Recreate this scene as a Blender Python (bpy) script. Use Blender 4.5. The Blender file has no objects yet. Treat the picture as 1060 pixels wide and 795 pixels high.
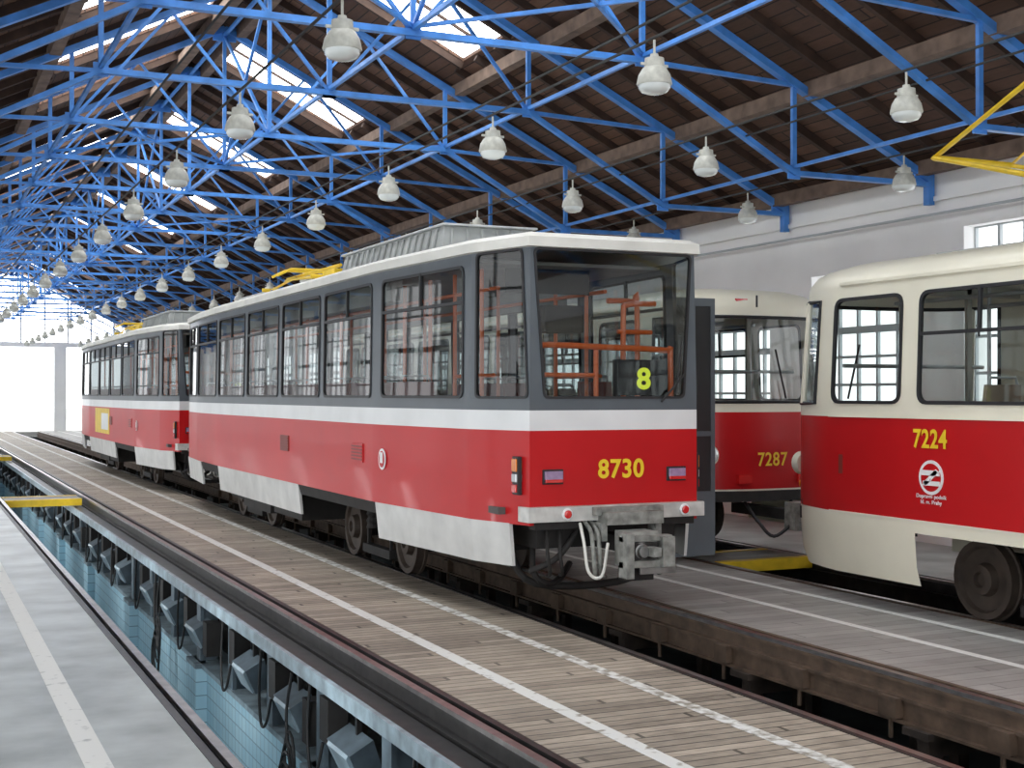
import bpy, math, random
from mathutils import Vector, Matrix
random.seed(4)
sc = bpy.context.scene
sc.view_settings.view_transform = 'Standard'
sc.view_settings.look = 'None'
sc.view_settings.exposure = 0.0

# ------------------------------------------------------------------ materials
def nodes(name):
    m = bpy.data.materials.new(name); m.use_nodes = True
    nt = m.node_tree; b = nt.nodes['Principled BSDF']
    return m, nt, b

def mat(name, col, rough=0.5, metal=0.0, var=0.15, scale=3.0, coat=0.0, bump=0.0, dirt=None, dirt_amt=0.5, spec=0.5):
    m, nt, b = nodes(name)
    b.inputs['Roughness'].default_value = rough
    b.inputs['Metallic'].default_value = metal
    b.inputs['Coat Weight'].default_value = coat
    b.inputs['Coat Roughness'].default_value = 0.08
    b.inputs['Specular IOR Level'].default_value = spec
    tc = nt.nodes.new('ShaderNodeTexCoord')
    n = nt.nodes.new('ShaderNodeTexNoise'); n.inputs['Scale'].default_value = scale
    n.inputs['Detail'].default_value = 6
    nt.links.new(tc.outputs['Object'], n.inputs['Vector'])
    r = nt.nodes.new('ShaderNodeValToRGB')
    r.color_ramp.elements[0].position = 0.3; r.color_ramp.elements[1].position = 0.7
    lo = [max(0, c*(1-var)) for c in col]; hi = [min(1, c*(1+var*0.5)) for c in col]
    if dirt: lo = [c*(1-dirt_amt)+d*dirt_amt for c, d in zip(col, dirt)]
    r.color_ramp.elements[0].color = (*lo, 1); r.color_ramp.elements[1].color = (*hi, 1)
    nt.links.new(n.outputs['Fac'], r.inputs['Fac'])
    nt.links.new(r.outputs['Color'], b.inputs['Base Color'])
    if bump:
        bp = nt.nodes.new('ShaderNodeBump'); bp.inputs['Strength'].default_value = bump
        bp.inputs['Distance'].default_value = 0.02
        nt.links.new(n.outputs['Fac'], bp.inputs['Height']); nt.links.new(bp.outputs['Normal'], b.inputs['Normal'])
    return m

def emis(name, col, s):
    m, nt, b = nodes(name)
    b.inputs['Base Color'].default_value = (*col, 1)
    b.inputs['Emission Color'].default_value = (*col, 1)
    b.inputs['Emission Strength'].default_value = s
    return m

def glassmat(name, tint=(0.8, 0.85, 0.85), base=0.06):
    """thin pane: tinted transmission plus Schlick reflection, same from both sides"""
    m = bpy.data.materials.new(name); m.use_nodes = True
    nt = m.node_tree; nt.nodes.clear(); N = nt.nodes.new; L = nt.links.new
    o = N('ShaderNodeOutputMaterial'); mix = N('ShaderNodeMixShader')
    t = N('ShaderNodeBsdfTransparent'); t.inputs['Color'].default_value = (*tint, 1)
    g = N('ShaderNodeBsdfGlossy'); g.inputs['Roughness'].default_value = 0.02
    ge = N('ShaderNodeNewGeometry'); dp = N('ShaderNodeVectorMath'); dp.operation = 'DOT_PRODUCT'
    L(ge.outputs['Normal'], dp.inputs[0]); L(ge.outputs['Incoming'], dp.inputs[1])
    def mth(op, a, b):
        n = N('ShaderNodeMath'); n.operation = op; n.use_clamp = True
        for i, v in enumerate((a, b)):
            if isinstance(v, (int, float)): n.inputs[i].default_value = v
            elif v is not None: L(v, n.inputs[i])
        return n.outputs[0]
    ab = N('ShaderNodeMath'); ab.operation = 'ABSOLUTE'; L(dp.outputs['Value'], ab.inputs[0])
    p = mth('POWER', mth('SUBTRACT', 1.0, ab.outputs[0]), 5.0)
    f = mth('ADD', mth('MULTIPLY', p, 1.0-base), base)
    L(f, mix.inputs[0]); L(t.outputs[0], mix.inputs[1]); L(g.outputs[0], mix.inputs[2]); L(mix.outputs[0], o.inputs['Surface'])
    return m

def boards(name, axis, width, c1, c2, seam=0.06, rough=0.7, grain=(1, 1, 1), length=2.4, seamcol=0.15, patch=1.3, vary=0.5):
    """planks: index along `axis` ('X','Y'), board length along the other one."""
    m, nt, b = nodes(name); L = nt.links.new; N = nt.nodes.new
    tc = N('ShaderNodeTexCoord'); sp = N('ShaderNodeSeparateXYZ'); L(tc.outputs['Object'], sp.inputs[0])
    def mth(op, a, bb=None, clamp=False):
        n = N('ShaderNodeMath'); n.operation = op; n.use_clamp = clamp
        for i, v in enumerate((a, bb)):
            if v is None: continue
            if isinstance(v, (int, float)): n.inputs[i].default_value = v
            else: L(v, n.inputs[i])
        return n.outputs[0]
    a = sp.outputs[axis]; o = sp.outputs['Y' if axis == 'X' else 'X']
    q = mth('DIVIDE', a, width); idx = mth('FLOOR', q); fr = mth('FRACT', q)
    sh = mth('MULTIPLY', mth('FRACT', mth('MULTIPLY', idx, 0.618)), length)
    q2 = mth('DIVIDE', mth('ADD', o, sh), length); idx2 = mth('FLOOR', q2); fr2 = mth('FRACT', q2)
    cb = N('ShaderNodeCombineXYZ'); L(idx, cb.inputs[0]); L(idx2, cb.inputs[1])
    wn = N('ShaderNodeTexWhiteNoise'); wn.noise_dimensions = '3D'; L(cb.outputs[0], wn.inputs['Vector'])
    mp = N('ShaderNodeMapping'); L(tc.outputs['Object'], mp.inputs[0]); mp.inputs['Scale'].default_value = grain
    ns = N('ShaderNodeTexNoise'); ns.inputs['Scale'].default_value = 4; ns.inputs['Detail'].default_value = 8; L(mp.outputs[0], ns.inputs['Vector'])
    f = mth('ADD', mth('MULTIPLY', wn.outputs['Value'], vary), mth('MULTIPLY', ns.outputs['Fac'], 1.1-vary), True)
    mx = N('ShaderNodeMix'); mx.data_type = 'RGBA'; L(f, mx.inputs['Factor'])
    mx.inputs['A'].default_value = (*c1, 1); mx.inputs['B'].default_value = (*c2, 1)
    s1 = mth('GREATER_THAN', fr, seam); s2 = mth('GREATER_THAN', fr2, 0.008)
    s = mth('MULTIPLY', s1, s2); s = mth('ADD', mth('MULTIPLY', s, 1-seamcol), seamcol)
    n2 = N('ShaderNodeTexNoise'); n2.inputs['Scale'].default_value = 0.9; n2.inputs['Detail'].default_value = 7; n2.inputs['Roughness'].default_value = .65; L(tc.outputs['Object'], n2.inputs['Vector'])
    st = mth('ADD', mth('MULTIPLY', n2.outputs['Fac'], patch), 1-patch*.5)
    s = mth('MULTIPLY', s, st)
    m2 = N('ShaderNodeMix'); m2.data_type = 'RGBA'; m2.blend_type = 'MULTIPLY'; m2.inputs['Factor'].default_value = 1
    L(mx.outputs['Result'], m2.inputs['A']); L(s, m2.inputs['B'])
    L(m2.outputs['Result'], b.inputs['Base Color']); b.inputs['Roughness'].default_value = rough
    bp = N('ShaderNodeBump'); bp.inputs['Strength'].default_value = 0.5; bp.inputs['Distance'].default_value = 0.01
    L(mth('MULTIPLY', s1, 1.0), bp.inputs['Height']); L(bp.outputs['Normal'], b.inputs['Normal'])
    return m

def tilemat(name):
    m, nt, b = nodes(name); L = nt.links.new; N = nt.nodes.new
    tc = N('ShaderNodeTexCoord'); sp = N('ShaderNodeSeparateXYZ'); L(tc.outputs['Object'], sp.inputs[0])
    cb = N('ShaderNodeCombineXYZ'); L(sp.outputs['Y'], cb.inputs[0]); L(sp.outputs['Z'], cb.inputs[1])
    br = N('ShaderNodeTexBrick'); br.offset = 0; br.inputs['Scale'].default_value = 1
    br.inputs['Brick Width'].default_value = 0.15; br.inputs['Row Height'].default_value = 0.15
    br.inputs['Mortar Size'].default_value = 0.006
    br.inputs['Color1'].default_value = (0.46, 0.72, 0.84, 1); br.inputs['Color2'].default_value = (0.56, 0.80, 0.90, 1)
    br.inputs['Mortar'].default_value = (0.22, 0.36, 0.44, 1)
    L(cb.outputs[0], br.inputs['Vector']); L(br.outputs['Color'], b.inputs['Base Color'])
    b.inputs['Roughness'].default_value = 0.35
    return m

def paintstripe(name, under, lo=.30, hi=.42):
    m, nt, b = nodes(name); L = nt.links.new; N = nt.nodes.new
    tc = N('ShaderNodeTexCoord'); n = N('ShaderNodeTexNoise'); n.inputs['Scale'].default_value = 11; n.inputs['Detail'].default_value = 8
    L(tc.outputs['Object'], n.inputs['Vector'])
    r = N('ShaderNodeValToRGB'); r.color_ramp.elements[0].position = lo; r.color_ramp.elements[1].position = hi
    r.color_ramp.elements[0].color = (*under, 1); r.color_ramp.elements[1].color = (0.72, 0.72, 0.69, 1)
    L(n.outputs['Fac'], r.inputs['Fac']); L(r.outputs['Color'], b.inputs['Base Color']); b.inputs['Roughness'].default_value = 0.7
    return m

M = {}
M['red'] = mat('paint_red', (0.53, 0.010, 0.013), 0.38, coat=0.10, var=0.08, scale=1.2, spec=0.25)
M['white'] = mat('paint_white', (0.78, 0.79, 0.79), 0.35, coat=0.15, var=0.08, scale=2)
M['skirt'] = mat('paint_skirt_white', (0.66, 0.66, 0.64), 0.45, var=0.18, scale=3)
M['roofwhite'] = mat('paint_roof', (0.78, 0.77, 0.71), 0.5, var=0.15, scale=2)
M['cream'] = mat('paint_cream', (0.86, 0.82, 0.67), 0.35, coat=0.2, var=0.07, scale=1.5)
M['grey'] = mat('paint_grey', (0.105, 0.122, 0.138), 0.4, coat=0.1, var=0.1, spec=0.35)
M['rubber'] = mat('rubber_black', (0.018, 0.018, 0.02), 0.5)
M['dark'] = mat('underframe_dark', (0.022, 0.020, 0.019), 0.75, var=0.4, scale=6)
M['steel'] = mat('steel_worn', (0.30, 0.30, 0.29), 0.45, 0.7, var=0.4, scale=7)
M['couple'] = mat('coupler_grey', (0.30, 0.305, 0.28), 0.6, 0.1, var=0.5, scale=12)
M['alu'] = mat('aluminium', (0.55, 0.57, 0.58), 0.4, 0.5, var=0.15, scale=5)
M['bumper'] = mat('bumper_silver', (0.60, 0.60, 0.57), 0.35, 0.1, var=0.25, scale=8)
M['roofbox'] = mat('roof_box_grey', (0.40, 0.42, 0.41), 0.5, 0.1, var=0.25, scale=4)
M['wheel'] = mat('wheel_rusty', (0.060, 0.044, 0.034), 0.65, 0.2, var=0.4, scale=6)
M['seat'] = mat('seat_red', (0.22, 0.03, 0.022), 0.5)
M['seatp'] = mat('seat_pale', (0.34, 0.27, 0.20), 0.5)
M['seatg'] = mat('seat_grey', (0.22, 0.22, 0.23), 0.5)
M['orange'] = mat('handrail_orange', (0.92, 0.16, 0.02), 0.35, coat=0.3, var=0.05)
M['floorint'] = mat('tram_floor', (0.10, 0.09, 0.085), 0.7)
M['ceilint'] = mat('tram_ceiling', (0.40, 0.40, 0.38), 0.6)
M['innergrey'] = mat('tram_lining', (0.22, 0.22, 0.21), 0.6)
M['innerlight'] = mat('tram_lining_light', (0.50, 0.48, 0.42), 0.6)
M['glass'] = glassmat('tram_glass', (0.62, 0.66, 0.66), 0.05)
M['glassT3'] = glassmat('tram_glass_clear', (0.76, 0.80, 0.79), 0.05)
M['yellow'] = mat('yellow_paint', (0.80, 0.55, 0.02), 0.45, var=0.2, scale=6)
M['numyellow'] = mat('number_yellow', (0.92, 0.64, 0.03), 0.4, var=0.02)
M['logowhite'] = mat('logo_white', (0.85, 0.85, 0.85), 0.4, var=0.02)
M['lampred'] = mat('lens_red', (0.65, 0.02, 0.02), 0.15, coat=1, var=0.05)
M['lampor'] = mat('lens_orange', (0.80, 0.22, 0.02), 0.15, coat=1, var=0.05)
M['lampblue'] = mat('lens_frosted', (0.35, 0.25, 0.42), 0.2, coat=1, var=0.2, scale=20)
M['headl'] = mat('lens_clear', (0.75, 0.78, 0.80), 0.08, 0.3, var=0.05, coat=1)
M['blue'] = mat('truss_blue', (0.065, 0.25, 0.68), 0.45, var=0.3, scale=4, coat=0.1)
M['digit'] = emis('display_digit', (0.75, 0.85, 0.05), 0.7)
M['wall'] = mat('wall_plaster', (0.93, 0.93, 0.92), 0.85, var=0.05, scale=1.0)
M['frame'] = mat('window_frame_white', (0.50, 0.54, 0.56), 0.5, var=0.1)
M['conc'] = mat('floor_concrete', (0.40, 0.43, 0.415), 0.33, var=0.35, scale=1.6, dirt=(0.14, 0.15, 0.14), dirt_amt=0.75, bump=0.08)
M['conc2'] = boards('floor_grey_boards', 'Y', 0.16, (0.19, 0.18, 0.165), (0.42, 0.41, 0.385), seam=0.06, rough=0.55, grain=(1, 6, 1), length=2.2, seamcol=0.55, patch=1.0)
M['planks'] = boards('floor_wood_planks', 'Y', 0.105, (0.09, 0.070, 0.052), (0.52, 0.445, 0.355), seam=0.14, rough=0.6, grain=(2.0, 8, 1), length=3.6, seamcol=0.30, patch=1.5, vary=0.38)
M['rail'] = mat('rail_steel', (0.040, 0.037, 0.036), 0.4, 0.5, var=0.5, scale=8)
M['railtop'] = mat('rail_polished', (0.36, 0.34, 0.33), 0.3, 0.9, var=0.3, scale=8)
M['rust'] = mat('rail_rust', (0.12, 0.078, 0.052), 0.7, 0.1, var=0.5, scale=6)
M['rustd'] = mat('support_rust', (0.05, 0.036, 0.028), 0.8, 0.1, var=0.5, scale=6)
M['pitbeam'] = mat('pit_beam_paint', (0.30, 0.39, 0.44), 0.4, 0.1, var=0.4, scale=5, dirt=(0.05, 0.05, 0.05), dirt_amt=0.6)
M['pitpost'] = mat('pit_post_paint', (0.12, 0.16, 0.19), 0.5, 0.1, var=0.4, scale=5)
M['pitlamp'] = mat('pit_lamp_grey', (0.36, 0.46, 0.52), 0.3, 0.1, var=0.3, scale=6)
M['pitfloor'] = mat('pit_floor', (0.06, 0.07, 0.07), 0.6, var=0.4)
M['tile'] = tilemat('tile_blue')
M['roofboards'] = boards('roof_boards', 'X', 0.17, (0.045, 0.022, 0.015), (0.15, 0.077, 0.048), seam=0.1, rough=0.8, grain=(9, 1, 1), length=3.15)
M['rafter'] = mat('rafter_wood', (0.055, 0.029, 0.019), 0.8, var=0.4, scale=5)
M['purlin'] = mat('purlin_wood', (0.17, 0.115, 0.085), 0.8, var=0.4, scale=5)
M['sky'] = emis('skylight_glazing', (0.99, 1.0, 1.0), 6.0)
M['lampcap'] = mat('lamp_enamel', (0.55, 0.55, 0.49), 0.4, var=0.2, scale=20)
M['lampglass'] = mat('lamp_glass', (0.72, 0.76, 0.74), 0.15, coat=1, var=0.05)
M['wire'] = mat('wire_black', (0.02, 0.02, 0.02), 0.6)
M['stripeW'] = paintstripe('stripe_on_wood', (0.30, 0.27, 0.22))
M['stripeW2'] = paintstripe('stripe_on_wood_worn', (0.30, 0.27, 0.22), .38, .56)
M['stripeC'] = paintstripe('stripe_on_concrete', (0.36, 0.37, 0.36), .24, .40)
M['ground'] = mat('ground_outside', (0.55, 0.54, 0.50), 0.9)

# ------------------------------------------------------------------ mesh builder
class MB:
    def __init__(s): s.v = []; s.f = []; s.m = []; s.mats = []
    def mi(s, k):
        if k not in s.mats: s.mats.append(k)
        return s.mats.index(k)
    def face(s, pts, k):
        b = len(s.v); s.v += [tuple(p) for p in pts]; s.f.append(list(range(b, b+len(pts)))); s.m.append(s.mi(k))
    def hexa(s, P, k):
        b = len(s.v); s.v += [tuple(p) for p in P]; i = s.mi(k)
        for f in ((0, 3, 2, 1), (4, 5, 6, 7), (0, 1, 5, 4), (1, 2, 6, 5), (2, 3, 7, 6), (3, 0, 4, 7)):
            s.f.append([b+q for q in f]); s.m.append(i)
    def box(s, x0, x1, y0, y1, z0, z1, k):
        s.hexa([(x0, y0, z0), (x1, y0, z0), (x1, y1, z0), (x0, y1, z0), (x0, y0, z1), (x1, y0, z1), (x1, y1, z1), (x0, y1, z1)], k)
    def bar(s, p, q, w, h, k, up=(0, 0, 1)):
        p = Vector(p); q = Vector(q); d = (q-p).normalized(); u = Vector(up)
        if abs(d.dot(u)) > 0.99: u = Vector((0, 1, 0))
        a = d.cross(u).normalized(); c = a.cross(d).normalized()
        a *= w/2; c *= h/2
        s.hexa([p-a-c, p+a-c, q+a-c, q-a-c, p-a+c, p+a+c, q+a+c, q-a+c], k)
    def tube(s, path, r, k, n=8, cap=True):
        path = [Vector(p) for p in path]; rings = []; i = s.mi(k)
        prev = None
        for j, p in enumerate(path):
            d = (path[min(j+1, len(path)-1)]-path[max(j-1, 0)]).normalized()
            if prev is None:
                u = Vector((0, 0, 1)) if abs(d.z) < 0.9 else Vector((1, 0, 0))
                a = d.cross(u).normalized()
            else:
                a = (prev - d*prev.dot(d)).normalized()
            prev = a; c = d.cross(a)
            b = len(s.v)
            for t in range(n):
                an = 2*math.pi*t/n
                s.v.append(tuple(p+a*r*math.cos(an)+c*r*math.sin(an)))
            rings.append(b)
        for j in range(len(rings)-1):
            for t in range(n):
                t2 = (t+1) % n
                s.f.append([rings[j]+t, rings[j]+t2, rings[j+1]+t2, rings[j+1]+t]); s.m.append(i)
        if cap:
            s.f.append([rings[0]+t for t in range(n)][::-1]); s.m.append(i)
            s.f.append([rings[-1]+t for t in range(n)]); s.m.append(i)
    def curve(s, pts, r, k, n=8, sub=5):
        P = [Vector(p) for p in pts]; P = [P[0]*2-P[1]]+P+[P[-1]*2-P[-2]]; out = []
        for i in range(1, len(P)-2):
            for q in range(sub):
                t = q/sub
                out.append(0.5*((2*P[i])+(-P[i-1]+P[i+1])*t+(2*P[i-1]-5*P[i]+4*P[i+1]-P[i+2])*t*t+(-P[i-1]+3*P[i]-3*P[i+1]+P[i+2])*t**3))
        out.append(P[-2]); s.tube(out, r, k, n)
    def lathe(s, c, axis, prof, k, n=20):
        c = Vector(c); ax = Vector(axis).normalized()
        u = Vector((0, 0, 1)) if abs(ax.z) < 0.9 else Vector((1, 0, 0))
        a = ax.cross(u).normalized(); b2 = ax.cross(a); i = s.mi(k); rings = []
        for r, h in prof:
            b = len(s.v); rings.append(b)
            for t in range(n):
                an = 2*math.pi*t/n
                s.v.append(tuple(c+ax*h+a*r*math.cos(an)+b2*r*math.sin(an)))
        for j in range(len(rings)-1):
            for t in range(n):
                t2 = (t+1) % n
                s.f.append([rings[j]+t, rings[j]+t2, rings[j+1]+t2, rings[j+1]+t]); s.m.append(i)
        s.f.append([rings[0]+t for t in range(n)]); s.m.append(i)
        s.f.append([rings[-1]+t for t in range(n)]); s.m.append(i)
    def build(s, name, parent=None, smooth=None, bevel=0, loc=None, recalc=True):
        me = bpy.data.meshes.new(name); me.from_pydata(s.v, [], s.f)
        for k in s.mats: me.materials.append(M[k])
        me.polygons.foreach_set('material_index', s.m)
        me.update()
        if recalc:
            import bmesh
            bm = bmesh.new(); bm.from_mesh(me); bmesh.ops.recalc_face_normals(bm, faces=bm.faces); bm.to_mesh(me); bm.free()
        if smooth:
            me.polygons.foreach_set('use_smooth', [True]*len(me.polygons))
            me.set_sharp_from_angle(angle=math.radians(smooth))
        o = bpy.data.objects.new(name, me); sc.collection.objects.link(o)
        if parent: o.parent = parent
        if loc: o.location = loc
        if bevel:
            b = o.modifiers.new('bevel', 'BEVEL'); b.width = bevel; b.segments = 2; b.limit_method = 'ANGLE'
        return o

def empty(name, loc=(0, 0, 0), rz=0):
    e = bpy.data.objects.new(name, None); e.location = loc; e.rotation_euler = (0, 0, rz)
    sc.collection.objects.link(e); return e

def text(name, body, size, loc, rot, m, parent, bold=0.0, sx=1.0):
    c = bpy.data.curves.new(name, 'FONT'); c.body = body; c.size = size; c.align_x = 'CENTER'; c.align_y = 'CENTER'
    c.extrude = 0.002; c.offset = bold; c.space_character = 1.08
    o = bpy.data.objects.new(name, c); o.location = loc; o.rotation_euler = rot; o.scale = (sx, 1, 1)
    c.materials.append(M[m]); sc.collection.objects.link(o); o.parent = parent
    return o

def window(mb, gl, Q, fill, ins=(0.02,)*6, r=0.07, rub=0.028, out=None, hbar=None, vbars=(), rubmat='rubber', glass='glass'):
    bl, br, tr, tl = [Vector(q) for q in Q]
    W = (br-bl).length; H = (tl-bl).length
    n = (br-bl).cross(tl-bl).normalized()
    if out is not None and n.dot(Vector(out)) < 0: n = -n
    def P(u, v, off=0.0):
        a = u/W; b = v/H
        return bl*(1-a)*(1-b)+br*a*(1-b)+tr*a*b+tl*(1-a)*b + n*off
    lb, lt, rb, rt, bo, to = ins
    C = [(lb, bo), (W-rb, bo), (W-rt, H-to), (lt, H-to)]
    def rounded(e):
        lc = [Vector((x, y)) for x, y in C]
        cen = sum(lc, Vector((0, 0)))/4
        lc = [p + Vector((e if p.x < cen.x else -e, e if p.y < cen.y else -e)) for p in lc]
        rr = max(0.01, r-e*0.6); arcs = []
        for i in range(4):
            p = lc[i]; a = (lc[i-1]-p).normalized(); b = (lc[(i+1) % 4]-p).normalized()
            p0 = p+a*rr; p1 = p+b*rr; arc = []
            for k in range(6):
                t = k/5
                arc.append(p0*(1-t)**2+p*2*t*(1-t)+p1*t*t)
            arcs.append(arc)
        return arcs
    A0 = rounded(0); A1 = rounded(rub)
    corners = [bl, br, tr, tl]
    for i in range(4):
        for k in range(5):
            mb.face([corners[i], P(*A0[i][k]), P(*A0[i][k+1])], fill)
        j = (i+1) % 4
        mb.face([corners[i], P(*A0[i][5]), P(*A0[j][0]), corners[j]], fill)
    f0 = [p for a in A0 for p in a]; f1 = [p for a in A1 for p in a]; N = len(f0)
    for i in range(N):
        j = (i+1) % N
        mb.face([P(*f0[i], 0.0), P(*f0[j], 0.0), P(*f0[j], 0.012), P(*f0[i], 0.012)], rubmat)
        mb.face([P(*f0[i], 0.012), P(*f0[j], 0.012), P(*f1[j], 0.012), P(*f1[i], 0.012)], rubmat)
        mb.face([P(*f1[i], 0.012), P(*f1[j], 0.012), P(*f1[j], -0.02), P(*f1[i], -0.02)], rubmat)
    gl.face([P(*p, -0.005) for p in f1], glass)
    u0 = max(lb, lt)+rub; u1 = W-max(rb, rt)-rub
    if hbar is not None:
        mb.bar(P(u0, hbar), P(u1, hbar), 0.03, 0.03, rubmat)
        for vb in vbars:
            mb.bar(P(u0+(u1-u0)*vb, hbar), P(u0+(u1-u0)*vb, H-to), 0.03, 0.03, rubmat)

def wheelset(mb, y, xr, R=0.35):
    for s in (-1, 1):
        mb.lathe((s*(xr-0.06), y, R), (s, 0, 0), [(R+0.02, 0), (R+0.02, 0.03), (R, 0.035), (R-0.005, 0.12), (R-0.06, 0.12), (R-0.08, 0.08), (0.15, 0.07), (0.13, 0.14), (0.07, 0.15), (0.06, 0.11)], 'wheel', 28)
    mb.tube([(-xr, y, R), (xr, y, R)], 0.07, 'dark', 10)

def bogie(mb, yc, wb, xr):
    for y in (yc-wb/2, yc+wb/2): wheelset(mb, y, xr)
    for s in (-1, 1):
        x = s*(xr-0.20)
        mb.box(x-0.07, x+0.07, yc-wb/2-0.15, yc+wb/2+0.15, 0.42, 0.58, 'dark')
        for y in (yc-wb/2, yc+wb/2):
            mb.box(x-0.08, x+0.08, y-0.12, y+0.12, 0.24, 0.50, 'dark')
        x = s*(xr+.04)
        for dy in (-0.22, 0.22):
            mb.lathe((x, yc+dy, 0.40), (0, 0, 1), [(0.09, 0), (0.07, 0.04), (0.09, 0.08), (0.07, 0.12), (0.09, 0.16), (0.07, 0.2), (0.09, 0.24)], 'dark', 12)
        mb.box(x-0.05, x+0.05, yc-0.48, yc+0.48, 0.10, 0.20, 'dark')
        for dy in (-.4, .4): mb.bar((x, yc+dy, .2), (x, yc+dy, .45), .03, .03, 'dark')
    mb.box(-xr-.08, xr+.08, yc-0.33, yc+0.33, 0.62, 0.72, 'dark')
    mb.box(-xr+.1, xr-.1, yc-0.15, yc+0.15, 0.35, 0.7, 'dark')

def seats(mb, ys, x, zf, k, face=1):
    for y in ys:
        mb.box(x-0.21, x+0.21, y-0.2, y+0.2, zf+0.38, zf+0.44, k)
        mb.hexa([(x-0.21, y+face*0.18, zf+0.42), (x+0.21, y+face*0.18, zf+0.42), (x+0.21, y+face*0.23, zf+0.42), (x-0.21, y+face*0.23, zf+0.42),
                 (x-0.19, y+face*0.27, zf+1.12), (x+0.19, y+face*0.27, zf+1.12), (x+0.19, y+face*0.31, zf+1.12), (x-0.19, y+face*0.31, zf+1.12)], k)
        mb.bar((x, y, zf), (x, y, zf+0.4), 0.08, 0.2, 'dark')
        mb.tube([(x-.17, y+face*.29, zf+1.10), (x-.14, y+face*.29, zf+1.18), (x+.14, y+face*.29, zf+1.18), (x+.17, y+face*.29, zf+1.10)], .013, 'alu', 6)

def shell(left, levels, L, hw, decay=None):
    NL = len(left); ring = list(left)+[(-x, y) for x, y in reversed(left)]
    V = []
    for lv in levels:
        z, inx, iny = lv[0], lv[1], lv[2]
        row = []
        for x, y in ring:
            if decay:
                e = min(y, L-y); w = max(0.0, 1-e/decay); sg = 1 if y < L/2 else -1
                yy = y+sg*iny*w
            else: yy = L/2+(y-L/2)*(1-iny/(L/2))
            row.append(Vector((x*(1-inx/hw), yy, z)))
        V.append(row)
    return NL, ring, V

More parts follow.
